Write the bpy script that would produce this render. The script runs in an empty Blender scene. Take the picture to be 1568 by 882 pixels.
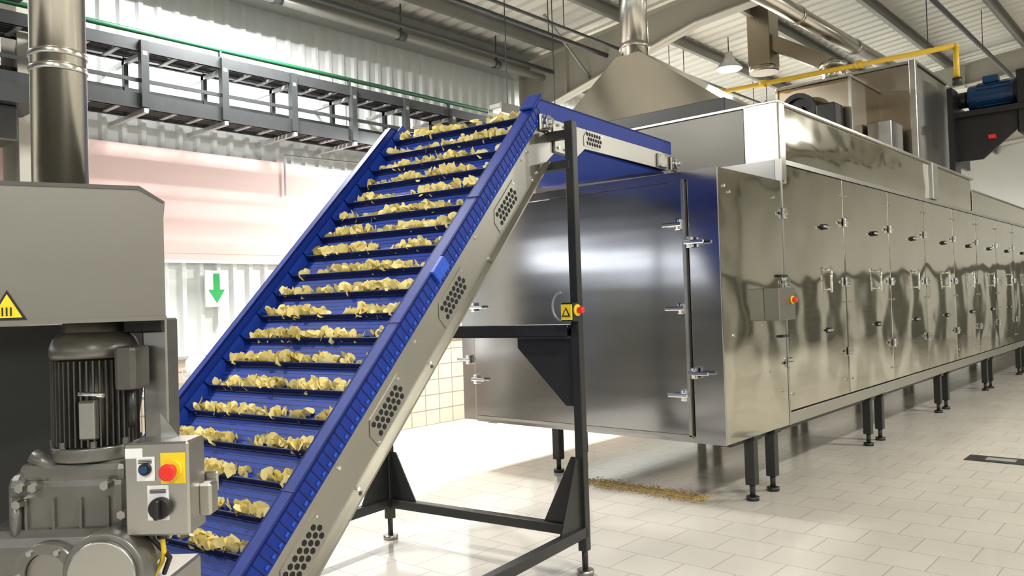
import bpy, bmesh, math, random
from mathutils import Matrix, Vector, Euler
random.seed(7)
scene=bpy.context.scene
scene.view_settings.view_transform='Standard'

# ------------------------------------------------------------ materials
def newmat(name):
    m=bpy.data.materials.new(name); m.use_nodes=True
    nt=m.node_tree; b=nt.nodes['Principled BSDF']
    return m,nt,b
def plain(name,col,rough=0.5,metal=0.0,noise=0.0,nscale=8,spec=0.5):
    m,nt,b=newmat(name)
    b.inputs['Base Color'].default_value=(*col,1); b.inputs['Roughness'].default_value=rough
    b.inputs['Metallic'].default_value=metal; b.inputs['Specular IOR Level'].default_value=spec
    if noise>0:
        tc=nt.nodes.new('ShaderNodeTexCoord'); n=nt.nodes.new('ShaderNodeTexNoise'); n.inputs['Scale'].default_value=nscale; n.inputs['Detail'].default_value=4
        nt.links.new(tc.outputs['Object'],n.inputs['Vector'])
        mx=nt.nodes.new('ShaderNodeMix'); mx.data_type='RGBA'
        mx.inputs[6].default_value=(*[c*(1-noise) for c in col],1); mx.inputs[7].default_value=(*[min(1,c*(1+noise)) for c in col],1)
        nt.links.new(n.outputs['Fac'],mx.inputs[0]); nt.links.new(mx.outputs[2],b.inputs['Base Color'])
    return m
def steel(name,col,rough,bump=0.0,bscale=(1,1,1),brush=0.0,brushscale=(1,1,60),mott=0.06):
    m,nt,b=newmat(name); L=nt.links
    b.inputs['Metallic'].default_value=1.0; b.inputs['Roughness'].default_value=rough
    tc=nt.nodes.new('ShaderNodeTexCoord')
    n=nt.nodes.new('ShaderNodeTexNoise'); n.inputs['Scale'].default_value=3; n.inputs['Detail'].default_value=5
    L.new(tc.outputs['Object'],n.inputs['Vector'])
    mx=nt.nodes.new('ShaderNodeMix'); mx.data_type='RGBA'
    mx.inputs[6].default_value=(*[c*(1-mott) for c in col],1); mx.inputs[7].default_value=(*[min(1,c*(1+mott)) for c in col],1)
    L.new(n.outputs['Fac'],mx.inputs[0]); L.new(mx.outputs[2],b.inputs['Base Color'])
    last=None
    if bump>0:
        mp=nt.nodes.new('ShaderNodeMapping'); mp.inputs['Scale'].default_value=bscale
        L.new(tc.outputs['Object'],mp.inputs['Vector'])
        n2=nt.nodes.new('ShaderNodeTexNoise'); n2.inputs['Scale'].default_value=1; n2.inputs['Detail'].default_value=1
        L.new(mp.outputs[0],n2.inputs['Vector'])
        bp=nt.nodes.new('ShaderNodeBump'); bp.inputs['Strength'].default_value=1; bp.inputs['Distance'].default_value=bump
        L.new(n2.outputs['Fac'],bp.inputs['Height']); last=bp
    if brush>0:
        mp=nt.nodes.new('ShaderNodeMapping'); mp.inputs['Scale'].default_value=brushscale
        L.new(tc.outputs['Object'],mp.inputs['Vector'])
        n3=nt.nodes.new('ShaderNodeTexNoise'); n3.inputs['Scale'].default_value=1; n3.inputs['Detail'].default_value=3
        L.new(mp.outputs[0],n3.inputs['Vector'])
        mr=nt.nodes.new('ShaderNodeMapRange'); mr.inputs['To Min'].default_value=max(0.02,rough-brush); mr.inputs['To Max'].default_value=rough+brush
        L.new(n3.outputs['Fac'],mr.inputs['Value']); L.new(mr.outputs[0],b.inputs['Roughness'])
    if last: L.new(last.outputs[0],b.inputs['Normal'])
    return m
def emit(name,col,s):
    m,nt,b=newmat(name); b.inputs['Base Color'].default_value=(*col,1)
    b.inputs['Emission Color'].default_value=(*col,1); b.inputs['Emission Strength'].default_value=s
    return m
def tiles(name,c1,c2,grout,w,h,mortar,rough,coord_rot=None,offset=0.0):
    m,nt,b=newmat(name); L=nt.links
    tc=nt.nodes.new('ShaderNodeTexCoord'); mp=nt.nodes.new('ShaderNodeMapping')
    L.new(tc.outputs['Object'],mp.inputs['Vector'])
    src=mp.outputs[0]
    if coord_rot=='YZ':
        sp=nt.nodes.new('ShaderNodeSeparateXYZ'); cb=nt.nodes.new('ShaderNodeCombineXYZ')
        L.new(mp.outputs[0],sp.inputs[0]); L.new(sp.outputs['Y'],cb.inputs['X']); L.new(sp.outputs['Z'],cb.inputs['Y']); src=cb.outputs[0]
    br=nt.nodes.new('ShaderNodeTexBrick'); br.offset=offset; br.squash=1
    br.inputs['Color1'].default_value=(*c1,1); br.inputs['Color2'].default_value=(*c2,1); br.inputs['Mortar'].default_value=(*grout,1)
    br.inputs['Scale'].default_value=1; br.inputs['Mortar Size'].default_value=mortar; br.inputs['Mortar Smooth'].default_value=0.2
    br.inputs['Brick Width'].default_value=w; br.inputs['Row Height'].default_value=h
    L.new(src,br.inputs['Vector'])
    n=nt.nodes.new('ShaderNodeTexNoise'); n.inputs['Scale'].default_value=1.3; n.inputs['Detail'].default_value=6
    L.new(tc.outputs['Object'],n.inputs['Vector'])
    mr=nt.nodes.new('ShaderNodeMapRange'); mr.inputs['To Min'].default_value=0.84; mr.inputs['To Max'].default_value=1.1
    L.new(n.outputs['Fac'],mr.inputs['Value'])
    mul=nt.nodes.new('ShaderNodeVectorMath'); mul.operation='SCALE'
    L.new(br.outputs['Color'],mul.inputs[0]); L.new(mr.outputs[0],mul.inputs['Scale']); L.new(mul.outputs[0],b.inputs['Base Color'])
    mr2=nt.nodes.new('ShaderNodeMapRange'); mr2.inputs['To Min'].default_value=rough*.7; mr2.inputs['To Max'].default_value=rough*1.4
    L.new(n.outputs['Fac'],mr2.inputs['Value']); L.new(mr2.outputs[0],b.inputs['Roughness'])
    bp=nt.nodes.new('ShaderNodeBump'); bp.inputs['Strength'].default_value=0.4; bp.inputs['Distance'].default_value=0.002; bp.invert=True
    L.new(br.outputs['Fac'],bp.inputs['Height']); L.new(bp.outputs[0],b.inputs['Normal'])
    return m

M={}
M['side']=steel('stainless_polished',(0.66,0.64,0.54),0.07,bump=0.012,bscale=(1.1,1.5,1.9),brush=0.02,brushscale=(2,2,30))
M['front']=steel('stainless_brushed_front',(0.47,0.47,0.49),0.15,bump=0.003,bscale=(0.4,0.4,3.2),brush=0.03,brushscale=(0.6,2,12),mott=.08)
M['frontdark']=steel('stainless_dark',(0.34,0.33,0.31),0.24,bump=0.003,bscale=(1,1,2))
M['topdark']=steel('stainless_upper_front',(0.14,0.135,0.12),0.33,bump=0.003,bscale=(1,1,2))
M['steel']=steel('stainless_satin',(0.52,0.51,0.47),0.30,brush=0.06,brushscale=(3,3,40))
M['plate']=steel('stainless_side_plate',(0.39,0.38,0.335),0.36,brush=0.05,brushscale=(30,3,3))
M['chrome']=steel('chrome',(0.80,0.80,0.80),0.12)
M['brown']=steel('stainless_heat_tinted',(0.38,0.33,0.26),0.28,bump=0.01,bscale=(1.5,1.5,1.5))
M['hood']=steel('stainless_hood',(0.55,0.52,0.46),0.20,bump=0.012,bscale=(1.3,1.3,2))
M['pipe']=steel('stainless_pipe',(0.60,0.58,0.52),0.24,brush=0.06,brushscale=(4,4,20))
M['housing']=steel('brushed_housing',(0.27,0.26,0.23),0.40,brush=0.05,brushscale=(3,3,60))
M['mast']=steel('mast_steel',(0.36,0.35,0.32),0.38,brush=0.05,brushscale=(3,3,60))
M['cast']=plain('grey_cast_paint',(0.19,0.185,0.165),0.34,metal=0.6,noise=0.25,nscale=14)
M['motor']=plain('motor_paint',(0.11,0.105,0.092),0.36,metal=0.5,noise=0.2,nscale=20)
M['dark']=plain('dark_frame_paint',(0.030,0.031,0.028),0.38,metal=0.3,noise=0.15)
M['black']=plain('black_plastic',(0.012,0.012,0.012),0.4)
M['hole']=plain('hole_black',(0.008,0.008,0.008),0.8)
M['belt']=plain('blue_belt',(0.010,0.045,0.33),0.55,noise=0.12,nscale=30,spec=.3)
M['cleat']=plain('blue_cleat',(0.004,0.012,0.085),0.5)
M['guide']=plain('blue_guide',(0.005,0.028,0.25),0.5,noise=0.25,nscale=12,spec=.3)
M['guide2']=plain('blue_guide_light',(0.012,0.08,0.52),0.4)
M['chip']=plain('chip_yellow',(0.93,0.78,0.32),0.6,noise=0.12,nscale=25)
M['yellow']=plain('safety_yellow',(0.85,0.62,0.02),0.4)
M['gas']=plain('gas_pipe_yellow',(0.72,0.46,0.03),0.4)
M['crumb']=plain('crumb_ochre',(0.60,0.42,0.14),0.7)
M['red']=plain('button_red',(0.75,0.03,0.02),0.3)
M['white']=plain('white_label',(0.82,0.82,0.80),0.5)
M['green']=plain('arrow_green',(0.02,0.33,0.08),0.5)
M['gpipe']=plain('green_pipe',(0.012,0.11,0.045),0.5)
M['rack']=plain('galvanised_dark',(0.065,0.07,0.072),0.4,metal=0.5,noise=0.15)
M['galv']=plain('galvanised_light',(0.50,0.51,0.51),0.4,metal=0.6,noise=0.1)
M['beam']=plain('portal_frame_paint',(0.42,0.40,0.34),0.5,noise=0.05)
M['purlin']=plain('purlin_galv',(0.24,0.24,0.22),0.45,metal=0.4,noise=0.1)
M['wallw']=plain('white_corrugated',(0.70,0.73,0.72),0.4,noise=0.03,nscale=2)
M['wallb']=plain('plaster_back',(0.14,0.145,0.16),0.6,noise=0.05,nscale=2)
M['wallr']=plain('wall_white',(0.74,0.73,0.69),0.5,noise=0.04,nscale=2)
M['dado']=plain('wall_dado_dark',(0.12,0.12,0.09),0.5,noise=0.1,nscale=2)
M['coldpanel']=plain('cold_store_panel',(0.10,0.105,0.125),0.45,noise=0.1,nscale=2)
M['pink']=plain('pink_panel',(0.80,0.60,0.57),0.5,noise=0.05,nscale=0.6)
M['roof']=plain('roof_sheet',(0.68,0.67,0.62),0.5,noise=0.05,nscale=2)
M['bluem']=plain('blue_motor_paint',(0.008,0.05,0.14),0.35)
M['floor']=tiles('floor_tiles',(0.62,0.585,0.51),(0.59,0.555,0.485),(0.41,0.385,0.33),0.33,0.33,0.004,0.12,offset=0.5)
M['wtile']=tiles('wall_tiles',(0.56,0.48,0.385),(0.53,0.455,0.365),(0.26,0.22,0.17),0.25,0.2,0.008,0.3,coord_rot='YZ')
M['glow']=emit('lamp_glow',(1,0.98,0.93),14)
M['tube']=emit('tube_glow',(1,0.98,0.95),3.0)
M['sky']=emit('daylight_window',(0.9,0.95,1),4.5)

# ------------------------------------------------------------ builders
class Part:
    def __init__(s,name,parent):
        s.name=name; s.parent=parent; s.bm=bmesh.new(); s.mats=[]
    def mi(s,m):
        if m not in s.mats: s.mats.append(m)
        return s.mats.index(m)
    def _add(s,bm2,mat,mtx=None,smooth=None):
        if mtx is not None: bmesh.ops.transform(bm2,matrix=mtx,verts=bm2.verts)
        bm2.normal_update(); i=s.mi(mat); mp={}
        for v in bm2.verts: mp[v]=s.bm.verts.new(v.co)
        for f in bm2.faces:
            try: nf=s.bm.faces.new([mp[v] for v in f.verts])
            except ValueError: continue
            nf.material_index=i; nf.smooth=f.smooth if smooth is None else smooth
        bm2.free()
    def box(s,c,d,mat,bev=0.0,rot=None,seg=1):
        b=bmesh.new(); bmesh.ops.create_cube(b,size=1)
        bmesh.ops.scale(b,vec=Vector(d),verts=b.verts)
        if bev>0: bmesh.ops.bevel(b,geom=list(b.edges),offset=bev,segments=seg,affect='EDGES',profile=0.5)
        m=Matrix.Translation(Vector(c))
        if rot is not None: m=m@rot
        s._add(b,mat,m); return s
    def bb(s,x0,x1,y0,y1,z0,z1,mat,bev=0.0):
        return s.box(((x0+x1)/2,(y0+y1)/2,(z0+z1)/2),(abs(x1-x0),abs(y1-y0),abs(z1-z0)),mat,bev)
    def cyl(s,a,b_,r,mat,seg=20,r2=None,bev=0.0):
        a=Vector(a); b_=Vector(b_); d=b_-a; L=d.length
        b=bmesh.new(); bmesh.ops.create_cone(b,cap_ends=True,cap_tris=False,segments=seg,radius1=r,radius2=r if r2 is None else r2,depth=L)
        for f in b.faces: f.smooth=len(f.verts)==4 and seg>8
        if bev>0:
            es=[e for e in b.edges if any(len(f.verts)>4 for f in e.link_faces)]
            bmesh.ops.bevel(b,geom=es,offset=bev,segments=3,affect='EDGES',profile=0.5)
        q=d.to_track_quat('Z','Y').to_matrix().to_4x4()
        s._add(b,mat,Matrix.Translation((a+b_)/2)@q); return s
    def ring(s,a,b_,r,ri,mat,seg=28):
        a=Vector(a); b_=Vector(b_); q=(b_-a).to_track_quat('Z','Y').to_matrix(); L=(b_-a).length
        b=bmesh.new(); rows=[]
        for (rr,z) in ((r,0),(r,L),(ri,L),(ri,0)):
            rows.append([b.verts.new(Vector((rr*math.cos(2*math.pi*k/seg),rr*math.sin(2*math.pi*k/seg),z))) for k in range(seg)])
        for j in range(4):
            for k in range(seg):
                f=b.faces.new((rows[j][k],rows[j][(k+1)%seg],rows[(j+1)%4][(k+1)%seg],rows[(j+1)%4][k])); f.smooth=j in(0,2)
        s._add(b,mat,Matrix.Translation(a)@q.to_4x4()); return s
    def sph(s,c,r,mat,sc=(1,1,1)):
        b=bmesh.new(); bmesh.ops.create_uvsphere(b,u_segments=20,v_segments=12,radius=r)
        bmesh.ops.scale(b,vec=Vector(sc),verts=b.verts)
        s._add(b,mat,Matrix.Translation(Vector(c)),smooth=True); return s
    def prism(s,pts,off,mat):
        b=bmesh.new(); off=Vector(off)
        v0=[b.verts.new(Vector(p)) for p in pts]; v1=[b.verts.new(Vector(p)+off) for p in pts]
        b.faces.new(v0); b.faces.new(v1[::-1]); n=len(pts)
        for i in range(n): b.faces.new((v0[i],v1[i],v1[(i+1)%n],v0[(i+1)%n]))
        bmesh.ops.recalc_face_normals(b,faces=b.faces)
        s._add(b,mat); return s
    def hull(s,bot,top,mat):
        b=bmesh.new(); v0=[b.verts.new(Vector(p)) for p in bot]; v1=[b.verts.new(Vector(p)) for p in top]; n=len(bot)
        b.faces.new(v0[::-1]); b.faces.new(v1)
        for i in range(n): b.faces.new((v0[i],v0[(i+1)%n],v1[(i+1)%n],v1[i]))
        bmesh.ops.recalc_face_normals(b,faces=b.faces); s._add(b,mat); return s
    def tube(s,pts,r,mat,seg=12,joint=True):
        for i in range(len(pts)-1): s.cyl(pts[i],pts[i+1],r,mat,seg)
        if joint:
            for p in pts[1:-1]: s.sph(p,r*1.02,mat)
        return s
    def lathe(s,c,prof,mat,seg=32,axis=None):
        b=bmesh.new(); rows=[]
        for r,z in prof: rows.append([b.verts.new((r*math.cos(2*math.pi*k/seg),r*math.sin(2*math.pi*k/seg),z)) for k in range(seg)])
        for j in range(len(rows)-1):
            for k in range(seg):
                f=b.faces.new((rows[j][k],rows[j][(k+1)%seg],rows[j+1][(k+1)%seg],rows[j+1][k])); f.smooth=True
        b.faces.new(rows[0][::-1]); b.faces.new(rows[-1])
        m=Matrix.Translation(Vector(c))
        if axis is not None: m=m@Vector(axis).to_track_quat('Z','Y').to_matrix().to_4x4()
        s._add(b,mat,m); return s
    def pillow(s,x,y0,y1,z0,z1,mat,h,seed):
        """thin sheet-metal panel facing +X, oil-canned"""
        rn=random.Random(seed); b=bmesh.new(); ny,nz=14,20; g=[]
        a1,a2,p1=rn.uniform(.6,1.2),rn.uniform(-.5,.5),rn.uniform(-.3,.3)
        for j in range(nz+1):
            row=[]
            for i in range(ny+1):
                u=i/ny; v=j/nz
                e=math.sin(math.pi*u)*math.sin(math.pi*v)
                d=h*(a1*e+ .45*math.sin(2*math.pi*v+p1)*math.sin(math.pi*u)+ .30*a2*math.sin(2*math.pi*u)*math.sin(3*math.pi*v))
                row.append(b.verts.new((x+d,y0+(y1-y0)*u,z0+(z1-z0)*v)))
            g.append(row)
        for j in range(nz):
            for i in range(ny):
                f=b.faces.new((g[j][i],g[j][i+1],g[j+1][i+1],g[j+1][i])); f.smooth=True
        s._add(b,mat); return s
    def done(s):
        me=bpy.data.meshes.new(s.name); s.bm.normal_update(); s.bm.to_mesh(me); s.bm.free()
        for m in s.mats: me.materials.append(m)
        o=bpy.data.objects.new(s.name,me); scene.collection.objects.link(o)
        if s.parent: o.parent=s.parent
        return o
def empty(name,loc=(0,0,0),rz=0):
    e=bpy.data.objects.new(name,None); e.empty_display_size=0.2; e.location=loc; e.rotation_euler=(0,0,rz); scene.collection.objects.link(e); return e

# ------------------------------------------------------------ camera
R=Matrix(((0.74893,0.03668,0.66164),(0.66184,0.00792,-0.7496),(-0.03274,0.9993,-0.01834)))
cd=bpy.data.cameras.new('camera'); cd.sensor_width=36; cd.lens=36*1230/1568; cd.clip_end=200
cam=bpy.data.objects.new('camera',cd); scene.collection.objects.link(cam)
cam.matrix_world=Matrix.Translation((0,0,1.6))@R.to_4x4(); scene.camera=cam

# ------------------------------------------------------------ room
X0,X1,Y0,Y1=-8.0,8.0,-7.0,27.0
def roofz(x): return 5.38+0.09*(x+8) if x<0 else 5.38+0.72-0.09*x
p=Part('floor',None); p.bb(X0-.3,X1+.3,Y0-.3,Y1+.3,-0.12,0,M['floor']); p.done()
p=Part('wall_left',None)
p.bb(X0-.25,X0-.06,Y0,Y1,0,5.5,M['wallw'])
b=bmesh.new(); per=0.19; prof=[(0,0),(0.10,0),(0.125,0.035),(0.165,0.035)]
vs=[]; y=Y0
while y<Y1:
    for dy,dx in prof: vs.append((X0-0.045+dx,min(y+dy,Y1)))
    y+=per
lo=[b.verts.new((x,yy,1.10)) for x,yy in vs]; hi=[b.verts.new((x,yy,5.35)) for x,yy in vs]
for i in range(len(vs)-1): b.faces.new((lo[i],lo[i+1],hi[i+1],hi[i]))
p._add(b,M['wallw'])
p.bb(X0-.05,X0+.0,Y0,Y1,0,1.13,M['wtile'])
p.bb(X0-.06,X0+.03,Y0,Y1,1.13,1.16,M['galv'])
p.bb(X0-.02,X0+.03,1.6,7.6,2.14,3.28,M['pink'])  # pink reflection on the wall, put into the colour of a flat slab
p.bb(X0-.02,X0+.035,1.6,7.6,2.12,2.15,M['white'])
p.bb(X0-.02,X0+.035,1.6,7.6,2.22,2.235,M['pink'])
p.bb(X0-.02,X0+.06,Y0,1.6,2.45,5.3,M['coldpanel']).bb(X0-.02,X0+.06,Y0,1.6,1.1,2.12,M['coldpanel'])  # unseen dark slabs, added to darken the oven front's reflection
p.done()
e=empty('window_2'); p=Part('pane',e); p.bb(X0-.02,X0+.04,-6.5,1.3,2.16,2.42,M['sky']); p.done()  # glowing strip added out of view for a bright band in the oven front
p=Part('frame',e); p.bb(X0,X0+.07,-6.6,1.4,2.12,2.16,M['galv']).bb(X0,X0+.07,-6.6,1.4,2.42,2.46,M['galv'])
for i in range(5): p.bb(X0,X0+.07,-6.55+i*1.95,-6.5+i*1.95,2.16,2.42,M['galv'])
p.done()
for k,(ya,yb) in enumerate(((-6.4,-4.4),(-4.3,-2.3),(-2.2,-.2),(-.1,1.3))):
    e=empty('storage_cabinet'); p=Part('carcass',e); p.bb(-7.35,-6.75,ya,yb,.1,1.95,M['coldpanel'],.01); p.bb(-7.3,-6.85,ya+.05,yb-.05,0,.1,M['black'])  # unseen dark cabinets, added for the oven front to reflect
    p.done(); p=Part('doors',e); ym=(ya+yb)/2
    for a,b2 in ((ya+.02,ym-.01),(ym+.01,yb-.02)): p.bb(-6.75,-6.73,a,b2,.14,1.92,M['dado'],.004)
    for s in (-.05,.05): p.bb(-6.73,-6.70,ym+s-.008,ym+s+.008,.95,1.2,M['chrome'])
    p.done()
p=Part('wall_right',None); p.bb(X1,X1+.2,Y0,Y1,0,5.5,M['wallr']); p.bb(X1-.02,X1,Y0,Y1,0,2.5,M['dado'])  # dark band added out of view to give the oven side contrast
y=Y0+.5
while y<Y1: p.bb(X1-.06,X1,y,y+1.1,.0,2.3,M['wallr']); p.bb(X1-.3,X1,y+2.2,y+2.5,0,5.3,M['beam']); y+=3.1  # pale slabs added to pattern the oven side's reflections
p.done()
p=Part('wall_far',None); p.prism([(X0,Y1,0),(X1,Y1,0),(X1,Y1,roofz(X1)),(0,Y1,roofz(0)),(X0,Y1,roofz(X0))],(0,.2,0),M['wallr'])
p.bb(-1.5,X1,Y1-.02,Y1,0,2.3,M['dado'])  # dark band and pale slabs added for the side doors to reflect
for x in (-.6,1.6,3.8,6.0): p.bb(x,x+1.0,Y1-.05,Y1-.02,0,2.1,M['wallr'])
p.done()
p=Part('wall_near',None); p.prism([(X0,Y0,0),(X1,Y0,0),(X1,Y0,roofz(X1)),(0,Y0,roofz(0)),(X0,Y0,roofz(X0))],(0,-.2,0),M['wallb']); p.done()
e=empty('window_1'); p=Part('pane',e); p.bb(-7.6,7.6,Y0,Y0+.03,2.35,2.75,M['sky'])  # glowing strip added behind the camera for the oven front to mirror
p.done(); p=Part('frame',e)
for i in range(9): p.bb(-7.65+i*1.9,-7.55+i*1.9,Y0,Y0+.06,2.3,2.8,M['galv'])
p.bb(-7.65,7.65,Y0,Y0+.06,2.75,2.8,M['galv']).bb(-7.65,7.65,Y0,Y0+.06,2.3,2.35,M['galv']); p.done()
p=Part('ceiling',None)
b=bmesh.new(); vs=[]; y=Y0-.2
while y<Y1+.2:
    for dy,dz in ((0,0),(0.16,0),(0.185,0.04),(0.225,0.04)): vs.append((y+dy,dz))
    y+=0.25
rows=[[b.verts.new((x,yy,roofz(x)+dz)) for yy,dz in vs] for x in (X0-.2,0,X1+.2)]
for j in range(2):
    for i in range(len(vs)-1): b.faces.new((rows[j][i],rows[j][i+1],rows[j+1][i+1],rows[j+1][i]))
p._add(b,M['roof']); p.prism([(X0-.2,Y0,roofz(X0-.2)+.06),(0,Y0,roofz(0)+.06),(X1+.2,Y0,roofz(X1+.2)+.06),(X1+.2,Y0,roofz(X1+.2)+.12),(0,Y0,roofz(0)+.12),(X0-.2,Y0,roofz(X0-.2)+.12)],(0,Y1-Y0,0),M['roof'])
p.done()
e=empty('roof_purlins'); p=Part('purlin_rails',e)
xx=-7.2
while xx<7.5:
    z=roofz(xx); p.bb(xx-.004,xx+.004,Y0,Y1,z-.2,z-.01,M['purlin']).bb(xx,xx+.06,Y0,Y1,z-.2,z-.19,M['purlin']).bb(xx,xx+.06,Y0,Y1,z-.03,z-.02,M['purlin'])
    xx+=1.2
p.done()
for k,yy in enumerate((-4.5,2.4,9.3,16.2,23.1)):
    e=empty('portal_frame'); p=Part('column',e)
    p.bb(-7.85,-7.83,yy-.1,yy+.1,0,5.2,M['beam']).bb(-7.45,-7.43,yy-.1,yy+.1,0,4.5,M['beam']).bb(-7.83,-7.45,yy-.006,yy+.006,0,5.0,M['beam'])
    p.bb(-7.83,-7.45,yy-.1,yy+.1,4.42,4.44,M['beam']); p.done()
    p=Part('rafter',e)
    top=[(-7.85,roofz(-7.85)-.22),(0,roofz(0)-.22),(7.8,roofz(7.8)-.22)]
    bot=[(7.8,roofz(7.8)-.6),(0,roofz(0)-.62),(-4.9,roofz(-4.9)-.58),(-7.45,4.45),(-7.85,4.45)]
    p.prism([(x,yy-.006,z) for x,z in top+bot],(0,.012,0),M['beam'])
    for L in (top,bot[:4]):
        for i in range(len(L)-1):
            (xa,za),(xb,zb)=L[i],L[i+1]
            p.prism([(xa,yy-.1,za),(xb,yy-.1,zb),(xb,yy-.1,zb+.018),(xa,yy-.1,za+.018)],(0,.2,0),M['beam'])
    for x in (-3.3,-1.5): p.bb(x-.005,x+.005,yy-.09,yy+.09,roofz(x)-.62,roofz(x)-.24,M['beam'])
    p.bb(-6.98,-6.96,yy-.09,yy+.09,4.60,roofz(-6.97)-.23,M['beam'])
    p.cyl((-6.6,yy,4.75),(-6.6,yy-1.0,roofz(-6.6)-.1),.02,M['purlin'],8)
    p.done()
e=empty('eave_beam'); p=Part('channel',e)
p.bb(-7.95,-7.7,Y0,Y1,4.98,5.0,M['purlin']).bb(-7.72,-7.7,Y0,Y1,5.0,5.3,M['purlin']); p.done()
e=empty('eave_conduit_pipe'); p=Part('pipe',e)
p.cyl((-7.3,2.55,4.86),(-7.3,9.1,4.86),.05,M['purlin']).cyl((-7.1,2.55,4.9),(-7.1,9.1,4.9),.03,M['rack'])
for i in range(4): p.cyl((-7.3,3+i*1.7,4.82),(-7.3,3+i*1.7,5.25),.01,M['rack'],8).cyl((-7.3,2.95+i*1.7,4.86),(-7.3,3.05+i*1.7,4.86),.062,M['rack'])
p.done()

# ------------------------------------------------------------ cable tray rack along left wall
e=empty('cable_tray_rack')
p=Part('rails',e); ya,yb=-2.5,8.9
for x in (-7.62,-7.25):
    p.bb(x-.01,x+.01,ya,yb,3.98,4.09,M['rack']).bb(x-.01,x+.02,ya,yb,3.98,3.99,M['rack'])
    p.bb(x-.01,x+.01,ya,yb,3.46,3.60,M['rack']).bb(x-.01,x+.02,ya,yb,3.46,3.475,M['rack'])
    p.bb(x-.008,x+.008,ya,yb,3.70,3.735,M['rack'])
p.done(); p=Part('posts',e); y=-2.2
while y<8.8:
    p.bb(-7.27,-7.20,y-.035,y+.035,3.47,4.08,M['rack']); p.bb(-7.65,-7.6,y-.02,y+.02,3.47,4.08,M['rack'])
    p.bb(-7.97,-7.2,y-.02,y+.02,3.42,3.46,M['galv']).bb(-7.97,-7.2,y-.02,y+.02,3.945,3.98,M['galv'])
    y+=0.78
p.done(); p=Part('rungs',e); y=-2.4
while y<8.9:
    p.bb(-7.62,-7.25,y-.02,y+.02,3.985,4.0,M['galv']).bb(-7.62,-7.25,y-.02,y+.02,3.47,3.485,M['galv']); y+=.26
p.done(); p=Part('cables',e)
for i in range(4): p.cyl((-7.56+i*.06,ya,4.02),(-7.56+i*.06,yb,4.02),.018,M['black'],8).cyl((-7.56+i*.07,ya,3.51),(-7.56+i*.07,yb,3.51),.022,M['black'],8)
p.done()
p=Part('riser_junction',e)
p.bb(-7.18,-6.75,0.9,1.95,3.35,4.15,M['dark'],.01).bb(-7.2,-6.7,.6,2.25,3.22,3.36,M['rack']).bb(-7.2,-6.7,.6,2.25,4.15,4.22,M['rack']).bb(-7.15,-6.8,1.2,2.1,2.95,3.22,M['dark'],.01)
for y in (.7,2.2): p.bb(-6.76,-6.70,y-.03,y+.03,3.2,4.8,M['rack'])
p.done()
e=empty('green_water_pipe'); p=Part('pipe',e); p.cyl((-7.3,-3,4.18),(-7.3,9.0,4.18),.024,M['gpipe'])
y=-2.2
while y<8.9: p.bb(-7.32,-7.28,y-.01,y+.01,4.08,4.165,M['rack']); y+=1.56
p.done()
e=empty('wall_conduit'); p=Part('conduit',e)
p.tube([(-7.93,5.15,2.9),(-7.93,5.15,3.36),(-7.93,6.9,3.40)],.012,M['galv'],8); p.done()
e=empty('exit_arrow_sign'); p=Part('panel',e)
p.bb(-7.955,-7.93,4.16,4.42,1.66,2.04,M['white'])
p.prism([(-7.929,4.25,2.01),(-7.929,4.32,2.01),(-7.929,4.32,1.84),(-7.929,4.375,1.84),(-7.929,4.285,1.70),(-7.929,4.195,1.84),(-7.929,4.25,1.84)],(.003,0,0),M['green']); p.done()

# ------------------------------------------------------------ tunnel oven
ov=empty('tunnel_oven')
XR=-2.75; XL=-5.45; YF=5.44; YE=26.0
p=Part('entry_box',ov)
p.bb(XL,XR-.03,YF+.01,6.58,0.51,2.55,M['frontdark'],.006)
p.bb(XR-.03,XR-.006,YF+.0,6.57,0.50,2.555,M['side'],.003)
p.pillow(XR+.001,YF+.004,6.566,.505,2.55,M['side'],.008,5)
p.bb(XR-.25,XR+.001,YF-.012,YF+.02,0.50,2.555,M['front'],.003)
p.bb(XL,XL+.17,YF-.012,YF+.02,0.51,2.55,M['front'],.003)
p.bb(XL+.17,XR-.25,YF-.008,YF+.02,2.49,2.555,M['front'],.002)
p.bb(XL+.17,XR-.25,YF-.008,YF+.02,0.50,0.55,M['front'],.002)
p.done()
p=Part('entry_door',ov)
p.bb(XL+.19,XR-.27,YF-.035,YF,0.56,2.48,M['front'],.004)
p.bb(XL+.17,XL+.19,YF-.03,YF,0.55,2.49,M['steel']).bb(XR-.285,XR-.262,YF-.045,YF,0.55,2.49,M['steel'])
p.bb(XL+.17,XR-.26,YF-.045,YF,0.535,0.56,M['steel']).bb(XL+.17,XR-.26,YF-.03,YF,2.475,2.49,M['frontdark'])
p.bb(-4.075,-4.065,YF-.037,YF,0.56,2.48,M['frontdark'])
p.done()
p=Part('door_latches',ov)
def latch(x,z,s=1):
    p.box((x,YF-.05,z),(.05,.04,.085),M['chrome'],.006)
    p.box((x-.045*s,YF-.075,z),(.17,.018,.03),M['chrome'],.007)
    p.cyl((x-.0,YF-.06,z-.035),(x,YF-.06,z+.035),.016,M['chrome'],12)
for x,z,s in ((-3.06,2.15,1),(-2.97,2.01,-1),(-3.06,1.515,1),(-2.97,1.03,-1),(-3.06,.86,1),(-5.24,1.57,-1),(-5.33,1.08,1),(-5.24,.90,-1)): latch(x,z,s)
p.done()
p=Part('main_body',ov)
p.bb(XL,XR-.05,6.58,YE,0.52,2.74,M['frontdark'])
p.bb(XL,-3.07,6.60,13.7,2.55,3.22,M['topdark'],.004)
p.bb(-3.07,XR-.0,6.585,6.72,2.56,3.24,M['hood'],.012)
p.bb(-3.07,XR-.04,6.72,13.7,2.74,3.22,M['side'],.004)
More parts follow.
